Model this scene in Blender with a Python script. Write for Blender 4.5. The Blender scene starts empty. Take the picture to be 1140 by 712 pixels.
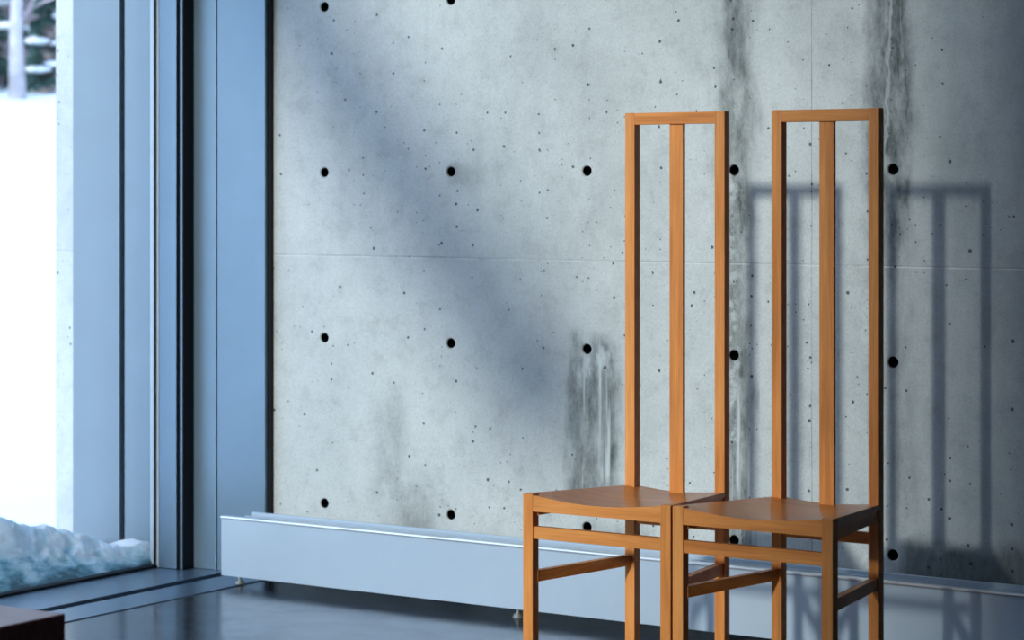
import bpy, bmesh, math, random
from mathutils import Vector, Matrix, noise
C = bpy.context.scene.collection
PI = math.pi

# ------------------------------------------------------------------ camera, world, sun, exposure
scn = bpy.context.scene
cam_d = bpy.data.cameras.new('camera')
cam = bpy.data.objects.new('camera', cam_d); C.objects.link(cam)
scn.camera = cam
cam.location = (0, 0, 1.222)
cam.rotation_euler = (PI/2, 0, math.radians(33.56))
cam_d.sensor_width = 36; cam_d.sensor_fit = 'HORIZONTAL'
cam_d.lens = 2666/1140*36
cam_d.shift_y = -144/1140
cam_d.clip_end = 300
cam_d.dof.use_dof = True; cam_d.dof.focus_distance = 6.0; cam_d.dof.aperture_fstop = 4.5

vs = scn.view_settings
vs.view_transform = 'Standard'; vs.look = 'None'; vs.gamma = 1; vs.use_curve_mapping = False
vs.exposure = 0.08

w = bpy.data.worlds.new('sky'); scn.world = w; w.use_nodes = True
wn = w.node_tree
bg = wn.nodes['Background']
tc = wn.nodes.new('ShaderNodeTexCoord'); sx = wn.nodes.new('ShaderNodeSeparateXYZ')
cr = wn.nodes.new('ShaderNodeValToRGB')
wn.links.new(tc.outputs['Generated'], sx.inputs[0]); wn.links.new(sx.outputs['Z'], cr.inputs[0])
cr.color_ramp.elements[0].color = (0.74, 0.85, 1.0, 1); cr.color_ramp.elements[0].position = 0.0
cr.color_ramp.elements[1].color = (0.42, 0.60, 1.0, 1); cr.color_ramp.elements[1].position = 0.8
wn.links.new(cr.outputs[0], bg.inputs[0]); bg.inputs[1].default_value = 2.6

sd = bpy.data.lights.new('sun', 'SUN'); sun = bpy.data.objects.new('sun', sd); C.objects.link(sun)
sd.energy = 2.6; sd.angle = math.radians(3.1); sd.color = (1.0, 0.955, 0.88)
sun.rotation_euler = (math.radians(90-16), 0, math.radians(-.5))      # low winter sun, travelling towards the concrete wall
sun.location = (0, -12, 8)

# ------------------------------------------------------------------ node helpers
class NT:
    def __init__(s, name):
        s.m = bpy.data.materials.new(name); s.m.use_nodes = True
        s.n = s.m.node_tree.nodes; s.l = s.m.node_tree.links
        s.b = s.n['Principled BSDF']
        s.out = s.n['Material Output']
        s.co = s.n.new('ShaderNodeTexCoord').outputs['Object']
    def set(s, k, v):
        if hasattr(v, 'is_output'): s.l.new(v, s.b.inputs[k])
        else: s.b.inputs[k].default_value = v
    def math(s, op, a, b=None, c=None, clamp=False):
        n = s.n.new('ShaderNodeMath'); n.operation = op; n.use_clamp = clamp
        for i, v in enumerate((a, b, c)):
            if v is None: continue
            if hasattr(v, 'is_output'): s.l.new(v, n.inputs[i])
            else: n.inputs[i].default_value = v
        return n.outputs[0]
    def mapping(s, scale=(1,1,1), loc=(0,0,0), rot=(0,0,0), src=None):
        n = s.n.new('ShaderNodeMapping'); s.l.new(src or s.co, n.inputs[0])
        n.inputs['Scale'].default_value = scale; n.inputs['Location'].default_value = loc; n.inputs['Rotation'].default_value = rot
        return n.outputs[0]
    def noise(s, scale, detail=4, rough=0.5, vec=None, dist=0):
        n = s.n.new('ShaderNodeTexNoise'); s.l.new(vec or s.co, n.inputs['Vector'])
        n.inputs['Scale'].default_value = scale; n.inputs['Detail'].default_value = detail
        n.inputs['Roughness'].default_value = rough; n.inputs['Distortion'].default_value = dist
        return n.outputs['Fac']
    def ramp(s, fac, stops):
        n = s.n.new('ShaderNodeValToRGB'); s.l.new(fac, n.inputs[0])
        e = n.color_ramp.elements
        while len(e) < len(stops): e.new(0.5)
        for q, (p, c) in zip(e, stops):
            q.position = p; q.color = (c, c, c, 1) if isinstance(c, (int, float)) else (*c, 1)
        return n.outputs[0]
    def mix(s, fac, a, b, mode='MIX'):
        n = s.n.new('ShaderNodeMix'); n.data_type = 'RGBA'; n.blend_type = mode
        for i, v in ((0, fac), (6, a), (7, b)):
            if hasattr(v, 'is_output'): s.l.new(v, n.inputs[i])
            else: n.inputs[i].default_value = v if isinstance(v, (int, float)) else (*v, 1)
        return n.outputs[2]
    def smooth(s, v, a, b):                     # 0 at a, 1 at b
        n = s.n.new('ShaderNodeMapRange'); n.interpolation_type = 'SMOOTHSTEP'
        s.l.new(v, n.inputs[0]); 
        if a < b:
            n.inputs[1].default_value = a; n.inputs[2].default_value = b
        else:
            n.inputs[1].default_value = b; n.inputs[2].default_value = a
            n.inputs[3].default_value = 1; n.inputs[4].default_value = 0
        return n.outputs[0]
    def bump(s, h, strength, dist=0.002):
        n = s.n.new('ShaderNodeBump'); s.l.new(h, n.inputs['Height'])
        n.inputs['Strength'].default_value = strength; n.inputs['Distance'].default_value = dist
        s.l.new(n.outputs[0], s.b.inputs['Normal'])

# ------------------------------------------------------------------ materials
def concrete_mat():
    t = NT('cast_concrete')
    sep = t.n.new('ShaderNodeSeparateXYZ'); t.l.new(t.co, sep.inputs[0])
    X, Z = sep.outputs['X'], sep.outputs['Z']
    # warped coordinates so that stain outlines wander
    wob = t.math('MULTIPLY', t.math('SUBTRACT', t.noise(5, 4, .6), 0.5), 0.16)
    wob2 = t.math('MULTIPLY', t.math('SUBTRACT', t.noise(24, 3, .6, t.mapping((1,1,.25))), 0.5), 0.06)
    Xw = t.math('ADD', X, t.math('ADD', t.math('MULTIPLY', wob, .5), wob2)); Zw = t.math('ADD', Z, wob)
    def box(x0, x1, z0, z1, sx=.03, sz=.05, src=(Xw, Zw)):
        a = t.math('MULTIPLY', t.smooth(src[0], x0-sx, x0+sx), t.smooth(src[0], x1+sx, x1-sx))
        b = t.math('MULTIPLY', t.smooth(src[1], z0-sz, z0+sz), t.smooth(src[1], z1+sz, z1-sz))
        return t.math('MULTIPLY', a, b)
    def mul(a, b): return t.math('MULTIPLY', a, b)
    def mx(*l):
        r = l[0]
        for q in l[1:]: r = t.math('MAXIMUM', r, q)
        return r
    big = t.ramp(t.noise(1.6, 5, .55), [(.3, (.49, .515, .51)), (.55, (.575, .595, .585)), (.75, (.62, .635, .615))])
    fine = t.ramp(t.noise(150, 6, .8), [(.3, .78), (.5, 1.0), (.72, 1.13)])
    med = t.ramp(t.noise(13, 5, .7), [(.28, .82), (.48, 1.0), (.75, 1.08)])
    col = t.mix(1, big, fine, 'MULTIPLY'); col = t.mix(1, col, med, 'MULTIPLY')
    # vertical streakiness
    sv = t.noise(16, 4, .65, t.mapping((1, 1, .05)))
    streak = t.ramp(sv, [(.42, 0.0), (.62, 1.0)])
    brk = t.ramp(t.noise(14, 5, .7, t.mapping((1, 1, .35))), [(.3, .25), (.6, 1.0)])
    grain = t.ramp(t.noise(55, 5, .8, t.mapping((1, 1, .3))), [(.3, .35), (.62, 1.0)])
    dark = mx(
        mul(mul(box(-3.735, -3.565, .30, .79, .025, .03), brk), .95),
        mul(mul(box(-3.215, -3.13, -.2, 1.35, .03, .15), brk), 1.0),
        mul(mul(box(-3.235, -3.115, 1.2, 4.6, .035, .2), brk), .85),
        mul(mul(box(-2.775, -2.65, .95, 4.6, .03, .25), brk), 1.0),
        mul(mul(box(-2.73, -2.64, .3, .95, .03, .1), brk), .5),
        mul(mul(box(-2.77, -2.735, .55, .97, .02, .05), brk), .5),
        mul(box(-2.68, -2.30, -.1, .295, .035, .03), .80),
        mul(mul(box(-4.43, -4.33, .30, .56, .05, .07), brk), .5),
        mul(mul(box(-4.37, -4.22, .05, .34, .05, .06), brk), .6),
        mul(mul(box(-4.20, -4.06, -.1, .14, .05, .04), brk), .5),
        mul(mul(box(-4.17, -4.04, 1.23, 1.31, .04, .03), brk), .5),
        mul(mul(box(-3.68, -3.45, .15, .26, .04, .04), brk), .45),
        mul(mul(box(-4.87, -4.835, .75, .96, .012, .06), brk), .6),
        mul(t.ramp(t.noise(2.3, 5, .7, t.mapping((1,1,.6), (3,0,7))), [(.53, 0.0), (.77, .5)]), .5))
    dark = mul(dark, t.math('ADD', .45, mul(grain, .55)))
    right_shade = mul(t.smooth(Xw, -2.80, -2.42), t.ramp(t.noise(6, 5, .6, t.mapping((1, 1, .5))), [(.3, .40), (.7, .66)]))  # shade over the wall's right end, put into the concrete colour
    col = t.mix(right_shade, col, (.085, .12, .155))
    col = t.mix(dark, col, (.065, .08, .078))
    # lime runs
    drip = t.ramp(t.noise(38, 4, .6, t.mapping((1, 1, .035))), [(.56, 0.0), (.66, 1.0)])
    lime = mx(
        mul(box(-3.73, -3.57, .36, .80, .02, .04), drip),
        mul(box(-3.70, -3.575, .68, .785, .03, .02), t.ramp(t.noise(26, 5, .7, t.mapping((1,1,.35))), [(.47, 0.0), (.6, .9)])),
        mul(mul(box(-3.205, -3.11, .2, .85, .02, .08), drip), .8),
        mul(mul(box(-3.21, -3.17, .5, 1.3, .015, .04), t.ramp(t.noise(34, 5, .7), [(.46, 0.0), (.6, .8)])), .8),
        mul(mul(box(-2.72, -2.685, 1.28, 4.6, .006, .02), drip), .6),
        mul(box(-2.716, -2.707, 1.30, 1.75, .003, .02), .45),
        mul(box(-2.80, -2.765, .80, .95, .006, .02), mul(t.ramp(t.noise(30, 5, .7), [(.46, 0.0), (.6, .8)]), .7)),
        mul(mul(box(-2.80, -2.72, .16, .30, .02, .02), t.ramp(t.noise(26, 5, .7), [(.5, 0.0), (.62, 1.0)])), .9),
        mul(mul(box(-4.40, -4.2, .22, .40, .03, .03), t.ramp(t.noise(30, 5, .7), [(.5, 0.0), (.62, 1.0)])), .35))
    col = t.mix(mul(lime, .85), col, (.66, .70, .70))
    # casting joints between the formwork sheets
    def line(v, p, wd): return t.math('LESS_THAN', t.math('ABSOLUTE', t.math('SUBTRACT', v, p)), wd)
    nz = t.math('MULTIPLY', t.math('SUBTRACT', t.noise(3, 2), .5), .004)
    Xj = t.math('ADD', X, nz); Zj = t.math('ADD', Z, nz)
    jv = mx(line(Xj, -2.9425, .0014), line(Xj, -1.0105, .0014), line(Xj, .9215, .0014))
    jh = mx(*[line(Zj, z, .0018) for z in (1.0202, 2.0553, 3.09, 4.125)])
    jn = t.ramp(t.noise(3, 3, .6, t.mapping((1, 1, 1), (5, 2, 1))), [(.35, .15), (.65, .75)])
    col = t.mix(mul(mx(jv, mul(jh, .7)), jn), col, (.13, .14, .15))
    up = t.math('MULTIPLY', line(Zj, 1.017, .002), t.ramp(t.noise(9, 3), [(.4, 0.0), (.6, .5)]))
    col = t.mix(up, col, (.75, .77, .77))
    # blow holes: dark pits of mixed size
    def pits(scale, pick, r0, r1, mp):
        v = t.n.new('ShaderNodeTexVoronoi'); v.inputs['Scale'].default_value = scale
        v.inputs['Randomness'].default_value = 1.0
        v.voronoi_dimensions = '2D'
        cb = t.n.new('ShaderNodeCombineXYZ'); t.l.new(t.math('ADD', X, mp[0]), cb.inputs[0]); t.l.new(t.math('ADD', Z, mp[2]), cb.inputs[1])
        t.l.new(cb.outputs[0], v.inputs['Vector'])
        s = t.n.new('ShaderNodeSeparateColor'); t.l.new(v.outputs['Color'], s.inputs[0])
        rad = t.math('MULTIPLY_ADD', s.outputs[1], r1-r0, r0)
        dd = t.math('ADD', v.outputs['Distance'], t.math('MULTIPLY', t.math('SUBTRACT', t.noise(260, 2), .5), .06))
        hit = t.math('LESS_THAN', dd, rad)
        return t.math('MULTIPLY', hit, t.math('GREATER_THAN', s.outputs[0], pick))
    clus = t.ramp(t.noise(1.7, 3, .6, t.mapping((1,1,1), (9, 4, 2))), [(.35, .25), (.6, 1.0)])
    pit = mx(mul(pits(17, .80, .025, .085, (.3, 0, .7)), t.math('GREATER_THAN', clus, .42)), pits(8, .76, .014, .038, (2.3, 0, 1.7)),
             mul(pits(42, .90, .04, .10, (5.3, 0, 2.7)), t.math('GREATER_THAN', clus, .6)))
    col = t.mix(mul(pit, .85), col, (.03, .035, .05))
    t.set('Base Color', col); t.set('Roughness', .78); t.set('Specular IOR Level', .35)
    h = t.math('SUBTRACT', t.math('MULTIPLY', t.noise(60, 6, .7), .35), t.math('ADD', pit, t.math('MULTIPLY', jv, .5)))
    t.bump(h, .5, .0015)
    return t.m

def plain(name, col, rough=.5, metal=0, spec=.5, var=.06, nscale=30, bump=0, coat=0):
    t = NT(name)
    n = t.ramp(t.noise(nscale, 4, .6), [(.3, 1-var*2), (.7, 1.0+var)])
    t.set('Base Color', t.mix(1, col, n, 'MULTIPLY')); t.set('Roughness', rough); t.set('Metallic', metal)
    t.set('Specular IOR Level', spec); t.set('Coat Weight', coat)
    if bump: t.bump(t.noise(nscale*3, 4, .6), bump, .001)
    return t.m

def wood_mat(name, axis, c_dark, c_mid, c_light, rough=.45, coat=.08):
    t = NT(name)
    sc = [38, 38, 38]; sc[axis] = 2.2
    s2 = [220, 220, 220]; s2[axis] = 7
    inf = t.n.new('ShaderNodeObjectInfo')
    off = t.n.new('ShaderNodeVectorMath'); off.operation = 'ADD'
    rr = t.math('MULTIPLY', inf.outputs['Random'], 11.0)
    t.l.new(t.co, off.inputs[0]); t.l.new(rr, off.inputs[1])
    n1 = t.noise(1, 4, .6, t.mapping(sc, src=off.outputs[0]), .4)
    n2 = t.noise(1, 3, .6, t.mapping(s2, src=off.outputs[0]))
    n3 = t.noise(2.6, 2, .5, off.outputs[0])
    c = t.ramp(n1, [(.28, c_dark), (.5, c_mid), (.74, c_light)])
    c = t.mix(1, c, t.ramp(n2, [(.25, .84), (.6, 1.04)]), 'MULTIPLY')
    c = t.mix(1, c, t.ramp(n3, [(.3, .88), (.7, 1.08)]), 'MULTIPLY')
    t.set('Base Color', c); t.set('Specular IOR Level', .35); t.set('Roughness', rough); t.set('Coat Weight', coat); t.set('Coat Roughness', .18)
    t.bump(n2, .12, .0006)
    return t.m

WD, WM, WL = (.60, .19, .038), (.77, .275, .062), (.87, .36, .10)
M = {}
M['concrete'] = concrete_mat()
M['wood_v'] = wood_mat('honey_wood_upright', 2, WD, WM, WL)
M['wood_h'] = wood_mat('honey_wood_cross', 0, WD, WM, WL)
M['wood_d'] = wood_mat('honey_wood_side', 1, WD, WM, WL)
M['wood_seat'] = wood_mat('honey_wood_seat', 0, (.50, .14, .020), (.66, .205, .032), (.76, .27, .048), .30, .0)
M['bench'] = wood_mat('dark_red_wood', 0, (.20, .08, .07), (.25, .10, .085), (.29, .12, .10), .35, .2)
M['steel_blue'] = plain('blue_grey_painted_steel', (.19, .275, .36), .38, .5, .5, .02, 6)
M['steel_light'] = plain('pale_blue_painted_steel', (.22, .275, .32), .42, .3, .5, .02, 6)
M['gasket'] = plain('black_rubber', (.006, .007, .012), .6, 0, .3, .05, 40)
M['seal'] = plain('pale_sealant', (.62, .64, .66), .6, 0, .3, .03, 20)
M['track'] = plain('dark_anodised_track', (.17, .24, .32), .3, .6, .5, .04, 12)
M['alu'] = plain('pale_anodised_aluminium', (.56, .66, .77), .36, .45, .5, .02, 5)
M['dark'] = plain('dark_interior_plaster', (.045, .05, .06), .8, 0, .3, .05, 8)
M['plug'] = plain('black_shade_lining', (.012, .010, .014), .7, 0, .2, .1, 60)  # tie hole lining, its near-black colour holds the shade inside the holes
M['lip'] = plain('polished_aluminium_lip', (.86, .88, .92), .28, .75, .6, .02, 8)
M['foot'] = plain('zinc_foot', (.35, .36, .36), .45, .5, .5, .1, 60)
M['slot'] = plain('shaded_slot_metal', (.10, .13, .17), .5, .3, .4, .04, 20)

def floor_mat():
    t = NT('dark_slate_tiles')
    br = t.n.new('ShaderNodeTexBrick'); br.offset = 0.0; br.squash = 1
    t.l.new(t.mapping((1, 1, 1), (.18, .06, 0)), br.inputs['Vector'])
    br.inputs['Color1'].default_value = (.030, .036, .046, 1); br.inputs['Color2'].default_value = (.037, .043, .053, 1)
    br.inputs['Mortar'].default_value = (.012, .014, .018, 1); br.inputs['Scale'].default_value = 1
    br.inputs['Mortar Size'].default_value = .0022; br.inputs['Brick Width'].default_value = .6; br.inputs['Row Height'].default_value = .6
    n = t.ramp(t.noise(9, 6, .7), [(.3, .8), (.7, 1.2)])
    t.set('Base Color', t.mix(1, br.outputs['Color'], n, 'MULTIPLY'))
    t.set('Roughness', t.ramp(t.noise(7, 5, .65), [(.3, .13), (.7, .24)]))
    t.set('Specular IOR Level', .75)
    h = t.math('ADD', t.math('MULTIPLY', t.noise(14, 3, .5), .5), t.math('MULTIPLY', t.noise(120, 3, .6), .18))
    h = t.math('SUBTRACT', h, t.math('MULTIPLY', br.outputs['Fac'], 1.5))
    t.bump(h, .12, .002)
    return t.m
M['floor'] = floor_mat()

def glass_mat():
    t = NT('window_glass')
    t.n.remove(t.b)
    tr = t.n.new('ShaderNodeBsdfTransparent'); tr.inputs[0].default_value = (.90, .95, .96, 1)
    gl = t.n.new('ShaderNodeBsdfGlossy'); gl.inputs['Roughness'].default_value = .02; gl.inputs[0].default_value = (1, 1, 1, 1)
    lw = t.n.new('ShaderNodeLayerWeight'); lw.inputs[0].default_value = .5
    fr = t.math('MULTIPLY_ADD', t.math('POWER', lw.outputs['Facing'], 5.0), .94, .03)
    mx = t.n.new('ShaderNodeMixShader')
    t.l.new(fr, mx.inputs[0]); t.l.new(tr.outputs[0], mx.inputs[1]); t.l.new(gl.outputs[0], mx.inputs[2])
    t.l.new(mx.outputs[0], t.out.inputs['Surface'])
    return t.m
M['glass'] = glass_mat()

def snow_mat():
    t = NT('fresh_snow')
    t.set('Base Color', t.ramp(t.noise(1.2, 4, .6), [(.3, (.84, .88, .92)), (.7, (.92, .94, .96))]))
    t.set('Roughness', .8); t.set('Specular IOR Level', .2)
    t.bump(t.noise(4, 6, .6), .5, .05)
    return t.m
M['snow'] = snow_mat()

def ice_mat():
    t = NT('wet_icy_snow')
    sep = t.n.new('ShaderNodeSeparateXYZ'); t.l.new(t.co, sep.inputs[0])
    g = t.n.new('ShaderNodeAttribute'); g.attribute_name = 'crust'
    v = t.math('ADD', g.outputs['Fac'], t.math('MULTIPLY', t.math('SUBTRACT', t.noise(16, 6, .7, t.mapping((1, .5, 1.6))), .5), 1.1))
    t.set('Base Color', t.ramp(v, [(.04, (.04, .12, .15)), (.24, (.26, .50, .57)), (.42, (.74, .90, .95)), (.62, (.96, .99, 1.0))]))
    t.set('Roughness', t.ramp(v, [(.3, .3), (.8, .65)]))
    t.set('Subsurface Weight', .7); t.b.inputs['Subsurface Radius'].default_value = (.5, 1.0, 1.2); t.b.inputs['Subsurface Scale'].default_value = .09
    t.bump(t.math('ADD', t.noise(38, 7, .75), t.math('MULTIPLY', t.noise(9, 4, .6), 1.5)), .9, .012)
    return t.m
M['ice'] = ice_mat()
M['birch'] = plain('pale_birch_bark', (.50, .47, .50), .8, 0, .2, .18, 5)
M['bark'] = plain('dark_bark', (.25, .20, .19), .9, 0, .2, .2, 6)
M['needle'] = plain('spruce_needles', (.06, .14, .12), .8, 0, .2, .25, 3)
M['twig'] = plain('hazy_mauve_twigs', (.62, .52, .56), .9, 0, .2, .2, 3)  # twig colour lightened to stand in for distant haze

# ------------------------------------------------------------------ mesh helpers
def obj(name, bm, mat, parent=None, smooth=False, loc=None):
    me = bpy.data.meshes.new(name)
    bmesh.ops.recalc_face_normals(bm, faces=bm.faces[:])
    if smooth:
        for f in bm.faces: f.smooth = True
    bm.to_mesh(me); bm.free()
    o = bpy.data.objects.new(name, me); C.objects.link(o)
    me.materials.append(M[mat])
    if parent: o.parent = parent
    if loc: o.location = loc
    return o
def add_box(bm, x0, x1, y0, y1, z0, z1, bev=0):
    b = bmesh.new()
    bmesh.ops.create_cube(b, size=1)
    for v in b.verts:
        v.co = Vector(((x0+x1)/2 + v.co.x*(x1-x0), (y0+y1)/2 + v.co.y*(y1-y0), (z0+z1)/2 + v.co.z*(z1-z0)))
    if bev: bmesh.ops.bevel(b, geom=b.edges[:], offset=bev, segments=2, profile=.6, affect='EDGES')
    me = bpy.data.meshes.new('tmp'); b.to_mesh(me); b.free(); bm.from_mesh(me); bpy.data.meshes.remove(me)
    return bm
def box(*a, bev=0): return add_box(bmesh.new(), *a, bev=bev)
def add_bar(bm, p, q, w0, h0, bev=0):                     # rectangular bar from p to q, w horizontal, h vertical-ish
    p, q = Vector(p), Vector(q); d = q-p; L = d.length; d.normalize()
    up = Vector((0, 0, 1))
    if abs(d.z) > .9: up = Vector((0, 1, 0))
    s = d.cross(up).normalized(); u = s.cross(d).normalized()
    b = bmesh.new(); bmesh.ops.create_cube(b, size=1)
    for v in b.verts: v.co = (p+q)/2 + d*(v.co.x*L) + s*(v.co.y*w0) + u*(v.co.z*h0)
    if bev: bmesh.ops.bevel(b, geom=b.edges[:], offset=bev, segments=2, profile=.6, affect='EDGES')
    me = bpy.data.meshes.new('tmp'); b.to_mesh(me); b.free(); bm.from_mesh(me); bpy.data.meshes.remove(me)
    return bm
def add_tube(bm, pts, rad, n=8):
    rings = []
    for i, p in enumerate(pts):
        p = Vector(p); a = Vector(pts[max(i-1, 0)]); b = Vector(pts[min(i+1, len(pts)-1)])
        d = (b-a).normalized(); s = d.orthogonal().normalized(); u = d.cross(s)
        r = rad[i] if isinstance(rad, (list, tuple)) else rad
        rings.append([bm.verts.new(p + (s*math.cos(2*PI*k/n) + u*math.sin(2*PI*k/n))*r) for k in range(n)])
    for r0, r1 in zip(rings, rings[1:]):
        for k in range(n): bm.faces.new((r0[k], r0[(k+1) % n], r1[(k+1) % n], r1[k]))
    bm.faces.new(rings[0][::-1]); bm.faces.new(rings[-1])
def empty(name, loc, label, cat, group=None):
    o = bpy.data.objects.new(name, None); C.objects.link(o); o.location = loc
    o.empty_display_size = .1
    o['label'] = label; o['category'] = cat
    if group: o['group'] = group
    return o
def struct(name, bm, mat, label, cat, parent=None, smooth=False):
    o = obj(name, bm, mat, parent, smooth)
    if not parent:
        o['kind'] = 'structure'; o['label'] = label; o['category'] = cat
    return o

# ------------------------------------------------------------------ setting
YW = 5.921
# concrete wall with conical tie holes
bm = bmesh.new()
NX, NZ = 13, 9
hx, hz = .483/2, .5175/2
for i in range(NX):
    for j in range(NZ):
        cx, cz = -4.633+.483*i, .244+.5175*j
        n = 32
        ang = [2*PI*k/n for k in range(n)]
        sq = []; r1 = []; r2 = []; r3 = []
        for a in ang:
            c, s = math.cos(a), math.sin(a); m = max(abs(c), abs(s))
            sq.append(bm.verts.new((cx+c/m*hx, YW, cz+s/m*hz)))
            r1.append(bm.verts.new((cx+c*.0176, YW, cz+s*.0176)))
            r2.append(bm.verts.new((cx+c*.0150, YW+.003, cz+s*.0150)))
            r3.append(bm.verts.new((cx+c*.0140, YW+.14, cz+s*.0140)))
        for k in range(n):
            l = (k+1) % n
            bm.faces.new((sq[k], sq[l], r1[l], r1[k])); bm.faces.new((r1[k], r1[l], r2[l], r2[k])); bm.faces.new((r2[k], r2[l], r3[l], r3[k])).material_index = 1
        bm.faces.new(r3).material_index = 1
bmesh.ops.remove_doubles(bm, verts=bm.verts[:], dist=.0005)
x0 = -4.633-hx; x1 = -4.633+.483*(NX-1)+hx
add_box(bm, -5.787, x0, YW, YW+.25, -.3, 5.0)
add_box(bm, x0, x1, YW+.15, YW+.25, -.3, 5.0)
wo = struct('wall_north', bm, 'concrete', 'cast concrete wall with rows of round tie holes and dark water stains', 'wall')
wo.data.materials.append(M['plug'])
XE = x1 - .05
struct('wall_east', box(XE, XE+.2, -2.5, YW, 0, 4.64), 'dark', 'dark side wall to the right of the camera', 'wall')
bm = box(-5.435, -5.415, -2.56, 2.3, 0, 4.64); add_box(bm, -5.32, -5.22, 2.3, 5.828, 2.9, 4.64)
struct('wall_west', bm, 'dark', 'dark wall over and beside the tall sliding window, added to dim the room', 'wall')  # unseen wall parts added to cut window light towards the right
struct('ceiling', box(-5.55, XE, -2.5, YW, 4.64, 4.8), 'dark', 'dark ceiling above the hall', 'ceiling')
struct('floor', box(-4.80, XE, -2.5, YW+.02, -.1, 0), 'floor', 'polished dark slate tile floor', 'floor')
bm = box(-5.125, -5.003, -2.5, YW, -.1, .003)
add_box(bm, -4.953, -4.80, -2.5, YW, -.1, .003)
add_box(bm, -5.246, -5.127, -2.5, YW, -.1, .0015)
struct('trim_1', bm, 'track', 'blue grey sliding window track set in the floor with a dark groove', 'window track')
struct('trim_10', box(-5.003, -4.953, -2.5, YW, -.1, -.012), 'gasket', 'black groove running along the window track', 'groove')
bm = box(-5.295, -5.246, 2.3, 5.86, -.1, .010); add_box(bm, -5.43, -5.246, -2.5, 2.3, -.1, .003)
struct('trim_2', bm, 'gasket', 'black sill strip under the glass', 'sill')
# inner metal jambs between glass and concrete
def leaf(x0, x1, y, mat='steel_blue', z1=4.64): return box(x0, x1, y, YW-.001, 0.0035 if x0 > -5.2 else .0, z1, bev=.0015)
struct('trim_3', leaf(-5.043, -4.846, 5.888), 'steel_blue', 'wide blue metal jamb panel beside the bare concrete', 'panel')
struct('trim_4', leaf(-5.147, -5.0465, 5.886), 'steel_blue', 'narrow blue metal jamb panel left of the wide one', 'panel')
bm = box(-5.0465, -5.043, 5.896, YW, .0035, 4.64); add_box(bm, -4.846, -4.836, 5.905, YW, .0, 4.64)
add_box(bm, -5.1745, -5.147, 5.897, YW, .0035, 4.64)
struct('trim_5', bm, 'gasket', 'thin black joints between the metal jamb panels', 'gasket')
# sliding window: root structure with parts
win = empty('window_1', (-5.26, 2.8, 0), 'tall sliding window looking out to the snow', 'window'); win['kind'] = 'structure'
def wpart(name, bm, mat):
    o = obj(name, bm, mat); o.parent = win; o.matrix_parent_inverse = Matrix.Translation((5.26, -2.8, 0)); return o
wpart('window_pane', box(-5.268, -5.258, 2.3, 5.835, .010, 2.9), 'glass')
wpart('return_pane', box(-5.415, -5.258, 2.292, 2.300, .010, 4.64), 'glass')
bm = box(-5.240, -5.166, 5.830, 5.895, .0035, 4.64, bev=.0015)
add_box(bm, -5.1555, -5.143, 5.838, 5.895, .0035, 4.64)
wpart('window_stile', bm, 'steel_blue')
bm = box(-5.166, -5.1555, 5.845, 5.895, .0035, 4.64)
add_box(bm, -5.143, -5.1395, 5.833, 5.895, .0035, 4.64)
add_box(bm, -5.258, -5.250, 5.825, 5.87, .0035, 4.64)
wpart('black_gasket', bm, 'gasket')
bm = box(-5.250, -5.240, 5.829, 5.87, .0035, 4.64); add_box(bm, -5.285, -5.268, 5.838, 5.87, .0, 4.64)
wpart('pale_sealant', bm, 'seal')
wpart('top_rail', box(-5.29, -5.225, 2.3, 5.83, 2.84, 2.9), 'steel_blue')
# outer cladding beyond the glass
struct('trim_6', box(-5.674, -5.463, 5.885, YW-.001, -.1, 4.64, bev=.002), 'steel_light', 'wide pale blue metal cladding outside the glass', 'panel')
struct('trim_7', box(-5.440, -5.312, 5.885, YW-.001, -.1, 4.64, bev=.002), 'steel_light', 'narrow pale blue metal cladding just outside the glass', 'panel')
bm = box(-5.463, -5.440, 5.905, YW-.001, -.1, 4.64); add_box(bm, -5.312, -5.286, 5.90, YW-.001, -.1, 4.64)
struct('trim_8', bm, 'gasket', 'dark slots between the outer cladding panels', 'gasket')
# south window wall (behind the camera) that lets the low sun in
bm = box(-5.3, XE, -2.56, -2.5, 4.5, 4.64)
for x in (-5.43, -2.53): add_box(bm, x-.03, x+.03, -2.56, -2.5, 0, 4.5)
so = struct('window_2', bm, 'steel_blue', 'window frame behind the camera', 'window')
o = obj('window_pane', box(-5.40, -2.56, -2.535, -2.525, 0.0, 4.5), 'glass', so)
# added unseen blockers, a slanted bar and an outdoor wall: they shade the wall
def shade_line(x, z, y):           # point at depth y on the sun ray that ends at wall point x, z
    return (x - (YW-y)*math.tan(math.radians(.5)), y, z + (YW-y)*math.tan(math.radians(16)))
bm = bmesh.new()
p = Vector(shade_line(-4.98, 2.10, -1.9)); q = Vector(shade_line(-3.72, .50, -1.9))
d = (p-q).normalized(); p = p + d*.35
add_bar(bm, p, q, .12, .34)
struct('shade_bar', bm, 'steel_blue', 'added unseen slanted bar behind the camera, casting the diagonal shade', 'light blocker')
struct('shade_wall', box(-2.76, 9.0, -12.3, -12.0, -.3, 12), 'dark', 'added unseen tall blocker far behind the camera, shading the right end of the concrete', 'wall')
struct('wall_south', box(-2.50, XE, -2.56, -2.5, 0, 4.5), 'dark', 'dark wall behind the camera beside the window opening, added to cut light from the right', 'wall')  # unseen solid wall put in to block side light
struct('wall_south', box(-5.40, -2.50, -2.57, -2.49, 0, 1.5), 'dark', 'added low blocker wall under the window behind the camera', 'wall')  # unseen parapet added to reduce light through this window

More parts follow.
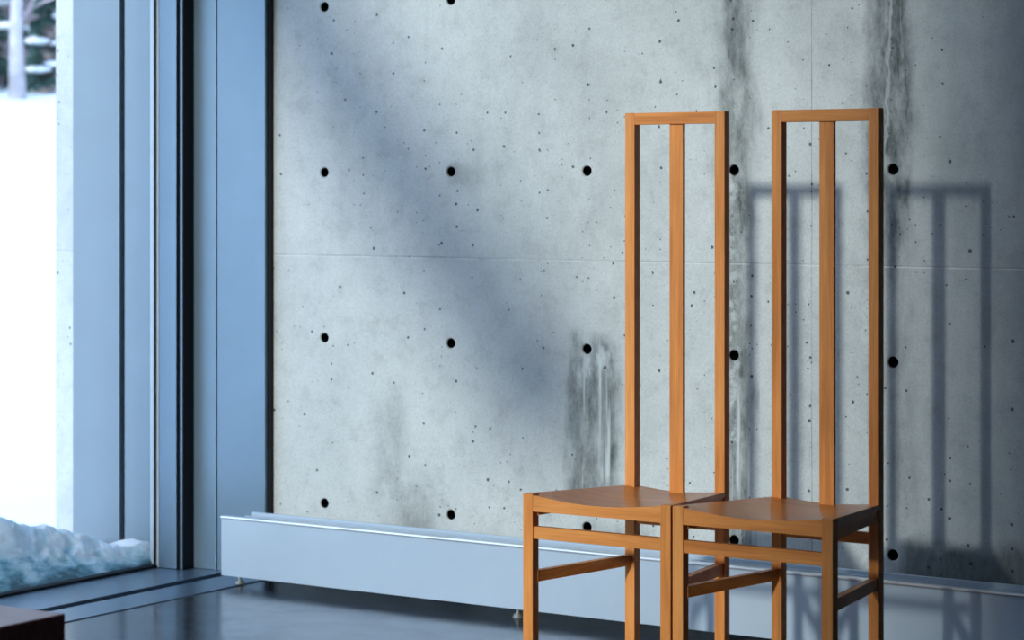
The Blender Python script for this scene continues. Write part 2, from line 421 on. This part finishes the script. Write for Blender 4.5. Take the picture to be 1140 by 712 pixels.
# outdoor snow slope
def ground_h(x, y):
    r = math.hypot(x+5.3, (y-5.0)*.9)
    t = min(max((r-5)/20.0, 0), 1); t = t*t*(3-2*t)
    if y < 0: t *= max(0, 1+y/6)
    h = -.12 + 2.97*t
    h += .10*t*(noise.noise(Vector((x*.35, y*.35, 0)))) + .035*noise.noise(Vector((x*1.1, y*1.1, 5)))*min(1, r/3)
    r2 = math.hypot(x+5.3, y-5.0)
    return h
bm = bmesh.new()
xs = [-5.30-0.14*k*(1+.045*k) for k in range(75)]; ys = [-14+.5*k for k in range(150)]
g = {}
for i, x in enumerate(xs):
    for j, y in enumerate(ys): g[i, j] = bm.verts.new((x, y, ground_h(x, y)))
for i in range(len(xs)-1):
    for j in range(len(ys)-1): bm.faces.new((g[i, j], g[i+1, j], g[i+1, j+1], g[i, j+1]))
gr = struct('snow_ground', bm, 'snow', 'deep white snow slope rising towards the trees', 'snow', smooth=True)
bm = bmesh.new()
bm.faces.new([bm.verts.new(p) for p in ((-5.3, -40, -.14), (20, -40, -.14), (20, -2.6, -.14), (-5.3, -2.6, -.14))])
struct('snow_ground', bm, 'snow', 'flat snow field behind the camera', 'snow')

# ------------------------------------------------------------------ chairs
BW, FW = .2885, .4140            # outer width at the back and at the front
SD = .380                        # front face to front face depth
PS = .028                        # post section
def half_w(y):                   # y from 0 (front face) to SD (front face of the back posts)
    return (FW + (BW-FW)*y/SD)/2
ZF, ZB = .483, .469
def seat_z(u, y):                # u in -1..1
    t = y/SD
    z = ZF + (ZB-ZF)*min(t, 1)
    k = max(0, 1-u*u)**1.3 * (1-.55*max(0, t-.35))
    return z - .0165*k
def make_chair(loc, label):
    root = empty('high_backed_chair', loc, label, 'chair', None)
    hf, hb = FW/2, BW/2
    for s in (-1, 1):            # front legs
        a, b = sorted((s*hf, s*(hf-PS)))
        obj('front_leg', box(a, b, 0, PS, 0, ZF, bev=.0016), 'wood_v', root)
    for s in (-1, 1):            # back posts run from the floor to the top
        a, b = sorted((s*hb, s*(hb-PS)))
        obj('back_post', box(a, b, SD, SD+PS, 0, 1.420, bev=.0016), 'wood_v', root)
    obj('top_rail', box(-hb+PS, hb-PS, SD+.0004, SD+PS-.0004, 1.390, 1.4196, bev=.0012), 'wood_h', root)
    obj('back_slat', box(-.0185, .0205, SD+.009, SD+.021, ZB-.030, 1.3905, bev=.001), 'wood_v', root)
    # seat board: scooped, notched round the four posts
    bm = bmesh.new(); N = 40
    rows = [.0045, .0285, .0286] + [.04+.018*k for k in range(19)] + [SD-.0006, SD+.0, SD+PS-.001]
    top = []; bot = []
    for y in rows:
        if y < .0286: w2 = half_w(y)-PS-.0004
        elif y >= SD-.0003: w2 = hb-PS-.0004
        else: w2 = half_w(y)
        tr = []; br = []
        for i in range(N+1):
            u = -1+2*i/N; x = u*w2
            uu = max(-1, min(1, x/half_w(min(y, SD))))
            z = seat_z(uu, y)
            tr.append(bm.verts.new((x, y, z))); br.append(bm.verts.new((x, y, min(z-.012, ZF-.026))))
        top.append(tr); bot.append(br)
    for r in range(len(rows)-1):
        for i in range(N):
            bm.faces.new((top[r][i], top[r][i+1], top[r+1][i+1], top[r+1][i])); bm.faces.new((bot[r][i], bot[r+1][i], bot[r+1][i+1], bot[r][i+1]))
        bm.faces.new((top[r][0], top[r+1][0], bot[r+1][0], bot[r][0])); bm.faces.new((top[r][N], bot[r][N], bot[r+1][N], top[r+1][N]))
    for i in range(N):
        bm.faces.new((top[0][i], bot[0][i], bot[0][i+1], top[0][i+1])); bm.faces.new((top[-1][i], top[-1][i+1], bot[-1][i+1], bot[-1][i]))
    so = obj('seat', bm, 'wood_seat', root, smooth=True)
    so.data.set_sharp_from_angle(angle=math.radians(35))
    # front apron with the same dished upper edge
    bm = bmesh.new(); fr = []; L = hf-PS
    for i in range(N+1):
        x = -L+2*L*i/N; z = seat_z(x/hf, 0)
        fr.append([bm.verts.new((x, .0012, z)), bm.verts.new((x, .0044, z)), bm.verts.new((x, .0044, .441)), bm.verts.new((x, .0012, .441))])
        # the apron is 3 mm in front of the board and 22 mm deep below it
    for a, b in zip(fr, fr[1:]):
        for k in range(4): bm.faces.new((a[k], b[k], b[(k+1) % 4], a[(k+1) % 4]))
    bm.faces.new(fr[0]); bm.faces.new(fr[-1][::-1])
    add_box(bm, -L, L, .0044, .022, .441, .4565)
    obj('front_apron', bm, 'wood_h', root)
    obj('front_rail', box(-L, L, .004, .022, .3745, .4045, bev=.0012), 'wood_h', root)
    obj('back_rail', box(-hb+PS, hb-PS, SD+.005, SD+.022, .372, .400, bev=.0012), 'wood_h', root)
    obj('back_apron', box(-hb+PS, hb-PS, SD+.003, SD+.008, .432, .4565), 'wood_h', root)
    for s in (-1, 1):
        y0, y1 = PS, SD
        xa = s*(half_w(y0)-PS/2-.002); xb = s*(half_w(y1)-PS/2+.001)
        bm = bmesh.new(); add_bar(bm, (xa, y0-.004, .4433), (xb, y1+.004, .4433), .018, .027, bev=.001)
        obj('side_apron', bm, 'wood_d', root)
        bm = bmesh.new(); add_bar(bm, (xa, y0-.004, .281), (xb, y1+.004, .279), .016, .027, bev=.001)
        obj('side_stretcher', bm, 'wood_d', root)
    return root
YF = 5.267-SD
ch1 = make_chair((-3.003, YF, 0), 'tall narrow-backed honey wood chair nearer the window, left one of the pair')
def copy_tree(o, parent=None):
    c = o.copy(); C.objects.link(c)
    if parent: c.parent = parent
    for k in o.children: copy_tree(k, c)
    return c
ch2 = copy_tree(ch1); ch2.location = (-2.5835, YF, 0)
ch2['label'] = 'tall narrow-backed honey wood chair farther from the window, right one of the pair'

# ------------------------------------------------------------------ low convector casing along the wall
H0, H1 = .030, .2146
cv = empty('wall_convector', (-2.0, 5.66, 0), 'long low pale aluminium convector casing standing along the foot of the concrete wall', 'heater')
def cpart(name, bm, mat):
    o = obj(name, bm, mat); o.parent = cv; o.matrix_parent_inverse = Matrix.Translation((2.0, -5.66, 0)); return o
CXL, CXR = -4.857, 1.0
bm = box(CXL, CXR, 5.690, 5.698, H0, H1, bev=.0012)
add_box(bm, CXL, CXR, 5.698, 5.712, H1-.005, H1-.0006)
add_box(bm, CXL, CXL+.004, 5.698, 5.780, H0, H1-.012)
cpart('front_panel', bm, 'alu')
cpart('air_slot', box(CXL+.03, CXR, 5.712, 5.775, H1-.020, H1-.012), 'slot')
bm = box(CXL, CXR, 5.684, 5.699, H1-.009, H1+.0005, bev=.0042)
cpart('lip', bm, 'lip')
bm = box(CXL+.055, CXR, 5.768, 5.783, H0, H1+.006, bev=.001)
add_box(bm, CXL+.055, CXR, 5.738, 5.743, H1-.012, H1-.001)
cpart('back_ledge', bm, 'alu')
for x in (-4.815, -3.78, -2.78, -1.78, -.78, .3):
    bm = bmesh.new()
    bmesh.ops.create_cone(bm, segments=16, radius1=.017, radius2=.011, depth=.012, cap_ends=True, matrix=Matrix.Translation((x, 5.730, .006)))
    bmesh.ops.create_cone(bm, segments=12, radius1=.005, radius2=.005, depth=.030, cap_ends=True, matrix=Matrix.Translation((x, 5.730, .022)))
    add_box(bm, x-.018, x+.018, 5.70, 5.775, H0-.002, H0+.004)
    cpart('foot', bm, 'foot')

# ------------------------------------------------------------------ dark bench corner in the foreground
bn = empty('low_bench', (-3.9, 2.95, 0), 'dark red-brown low bench, out of focus, only its corner in view', 'bench')
def bpart(name, bm, mat):
    o = obj(name, bm, mat); o.parent = bn; o.matrix_parent_inverse = Matrix.Translation((3.9, -2.95, 0)); return o
bpart('seat', box(-4.75, -3.09, 2.72, 3.186, .37, .452, bev=.003), 'bench')
for x in (-4.65, -3.23): bpart('leg', box(x, x+.08, 2.76, 3.15, 0, .371, bev=.003), 'bench')

# ------------------------------------------------------------------ icy snow bank pressed against the glass
crest = [(2.6, .30, .16), (4.2, .27, .16), (4.9, .24, .15), (5.15, .225, .15), (5.283, .224, .14), (5.34, .210, .13), (5.42, .175, .125), (5.47, .158, .12), (5.516, .158, .12),
         (5.60, .135, .11), (5.65, .117, .09), (5.678, .108, .08), (5.74, .076, .06), (5.77, .066, .045), (5.818, .076, .035), (5.85, .080, .025), (5.88, .06, .02)]
def crest_at(y):
    for a, b in zip(crest, crest[1:]):
        if a[0] <= y <= b[0]:
            t = (y-a[0])/(b[0]-a[0]); return a[1]+(b[1]-a[1])*t, a[2]+(b[2]-a[2])*t
    return crest[-1][1:]
bm = bmesh.new(); lay = bm.verts.layers.float.new('crust')
ny, nu = 520, 70; gv = []
for j in range(ny+1):
    t = j/ny; y = 2.6 + (5.875-2.6)*(1-(1-t)**1.6)
    h, cxo = crest_at(y)
    row = []
    for i in range(nu+1):
        u = i/nu
        if u < .45:              # rise from the glass foot to the crest
            s = u/.45
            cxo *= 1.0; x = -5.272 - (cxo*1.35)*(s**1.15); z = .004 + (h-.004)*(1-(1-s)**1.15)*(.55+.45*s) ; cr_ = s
        else:
            s = (u-.45)/.55
            x = -5.272 - cxo*1.35 - 1.1*s; zz = (1-s)**2*(1+2*s)
            z = h*zz + (ground_h(x, y)-.03)*(1-zz); cr_ = 1
        p = Vector((x*1, y, z))
        amp = .006+.010*min(1, max(0, (u-.08)/.3)) if y > 5.36 else .005
        amp *= min(1, h/.10)
        n1 = noise.fractal(Vector((x*14, y*14, z*14)), 1.0, 2.0, 4)
        n2 = noise.ridged_multi_fractal(Vector((x*26, y*20, z*26)), 1.0, 2.1, 4, .9, 2.0)-1.0
        dz = amp*(n1*.75) + amp*.55*n2*min(1, u/.2)
        z += dz*min(1, u*5)
        x += -abs(amp*.5*n2)*(1 if .05 < u < .5 else .3) if u > .03 else 0
        x = min(x, -5.2705)
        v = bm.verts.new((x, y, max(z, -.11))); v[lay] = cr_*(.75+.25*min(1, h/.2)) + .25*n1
        row.append(v)
    gv.append(row)
for a, b in zip(gv, gv[1:]):
    for i in range(nu): bm.faces.new((a[i], a[i+1], b[i+1], b[i]))
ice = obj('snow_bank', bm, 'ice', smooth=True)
ice['label'] = 'low bank of blue-green icy snow heaped against the outside of the glass'; ice['category'] = 'snow bank'

# ------------------------------------------------------------------ trees up the slope
random.seed(4)
def add_blob(bm, c, r, seed=0):
    b = bmesh.new(); bmesh.ops.create_icosphere(b, subdivisions=2, radius=1)
    for v in b.verts:
        k = 1+.35*noise.noise(v.co*1.7+Vector((seed, 0, 0)))
        v.co = Vector((v.co.x*r[0]*k, v.co.y*r[1]*k, v.co.z*r[2]*k)) + Vector(c)
    me = bpy.data.meshes.new('tmp'); b.to_mesh(me); b.free(); bm.from_mesh(me); bpy.data.meshes.remove(me)
def spruce(x, y, height, spread, seed, label, group=None, snow=.35):
    rnd = random.Random(seed); z0 = ground_h(x, y)-.05
    root = empty('spruce_tree', (x, y, z0), label, 'tree', group)
    bm = bmesh.new(); add_tube(bm, [(0, 0, 0), (.02, .01, height*.5), (0, 0, height)], [.09, .06, .012], 8); obj('trunk', bm, 'bark', root)
    nb = bmesh.new()
    zz = .25
    while zz < height-.1:
        r = spread*(1-zz/height)**.8 + .05
        for k in range(7):
            if rnd.random() < .12: continue
            a = rnd.random()*2*PI; L = r*rnd.uniform(.7, 1.1); zb = zz+rnd.uniform(-.08, .08)
            dirv = Vector((math.cos(a), math.sin(a), 0)); side = Vector((-dirv.y, dirv.x, 0))
            nseg = 6
            for s in range(nseg):
                t0 = (s+.3)/nseg; c = dirv*(L*t0) + Vector((0, 0, zb - .30*L*t0*t0))
                wd = .32*L*(1-.55*t0)+.03
                for sg in (-1, 1):
                    for m in range(3):
                        tip = c + side*sg*wd*rnd.uniform(.6, 1.1) + dirv*(.12*L*rnd.uniform(.2, 1.2)) + Vector((0, 0, -.10*L*rnd.uniform(.2, 1)-.02))
                        e = dirv*.035*(1+L*.5) + Vector((0, 0, .012))
                        q = [nb.verts.new(c-e), nb.verts.new(c+e), nb.verts.new(tip+Vector((0, 0, -.015))), nb.verts.new(tip-e*.6+Vector((0,0,-.05)))]
                        nb.faces.new(q)
            if rnd.random() < snow:
                c = dirv*(L*.62) + Vector((0, 0, zb-.08*L+.03))
                sb = bmesh.new(); add_blob(sb, c, (.10+.22*L, .10+.18*L, .035+.03*L), rnd.random()*50); obj('snow_clump', sb, 'snow', root, smooth=True)
        zz += .17
    obj('foliage', nb, 'needle', root)
    return root
def bare_tree(x, y, height, r, seed, label, mat='birch', group=None):
    rnd = random.Random(seed); z0 = ground_h(x, y)-.05
    root = empty('birch_tree' if mat == 'birch' else 'bare_tree', (x, y, z0), label, 'tree', group)
    bm = bmesh.new()
    pts = [(rnd.uniform(-.02, .02)*k, rnd.uniform(-.02, .02)*k, height*k/8) for k in range(9)]
    add_tube(bm, pts, [r*1.35]+[r*(1-.09*k) for k in range(1, 9)], 12)
    obj('trunk', bm, mat, root, smooth=True)
    bb = bmesh.new()
    for k in range(34):
        zb = rnd.uniform(.7, height*.95); a = rnd.random()*2*PI; L = rnd.uniform(.4, 1.1)
        p0 = Vector((0, 0, zb)); p = [p0]
        for s in range(4): p.append(p[-1] + Vector((math.cos(a)+rnd.uniform(-.4, .4), math.sin(a)+rnd.uniform(-.4, .4), rnd.uniform(.2, .8)))*L*.25)
        add_tube(bb, p, [.014, .011, .008, .006, .003], 5)
    obj('branches', bb, 'twig', root)
    return root
# directions fan out from the glass corner; positions are on the slope 24 to 34 m away
bare_tree(-19.55, 19.40, 7, .075, 2, 'pale birch trunk rising from the snow, seen through the gap beside the concrete edge')
spruce(-20.69, 19.88, 5.0, .75, 11, 'dark green snow-laden spruce left of the pale birch trunk')
spruce(-19.70, 20.02, 2.9, .24, 12, 'smaller spruce right of the pale birch trunk, close to the concrete edge', snow=.13)
bare_tree(-21.6, 22.3, 7, .05, 6, 'thin grey bare trunk far back, right of the birch', 'twig')
spruce(-23.3, 23.0, 7.5, 1.5, 31, 'wide dark spruce standing behind the twig thicket', snow=.06)
spruce(-24.6, 20.2, 7.0, 1.5, 33, 'tall spruce behind the snow-laden one, farthest left in the tree line', snow=.06)
# a small sapling under a cap of snow at the wood's edge
sp = empty('snow_capped_stump', (-18.95, 20.05, ground_h(-18.95, 20.05)-.03), 'short tree stump under a pale cap of snow, right of the birch foot', 'stump')
bm = bmesh.new(); add_tube(bm, [(0, 0, 0), (.01, 0, .12), (0, 0, .20)], [.06, .05, .045], 12); obj('stump_wood', bm, 'bark', sp, smooth=True)
bm = bmesh.new(); add_blob(bm, (0, 0, .22), (.085, .085, .10), 3); obj('snow_cap', bm, 'snow', sp, smooth=True)
# thicket of twigs behind
bm = bmesh.new(); rnd = random.Random(9)
for k in range(4200):
    t = rnd.uniform(-4, 4.5); dpt = rnd.uniform(0, 3.5)
    x = -20.0 - .72*dpt + t*.72 ; y = 20.6 + .72*dpt + t*.70
    z = ground_h(x, y)-.05
    a = rnd.random()*2*PI; L = rnd.uniform(.8, 3.4)
    p = [Vector((x, y, z))]
    lean = Vector((math.cos(a), math.sin(a), 0))*rnd.uniform(.05, .35)
    for s in range(3): p.append(p[-1] + (lean*(s+1)*.5 + Vector((rnd.uniform(-.12, .12), rnd.uniform(-.12, .12), 1)))*L/3)
    add_tube(bm, p, [.013, .010, .007, .003], 4)
th = obj('bare_thicket', bm, 'twig')
th['kind'] = 'stuff'; th['label'] = 'dense mauve-brown thicket of bare twigs behind the birch'; th['category'] = 'bushes'
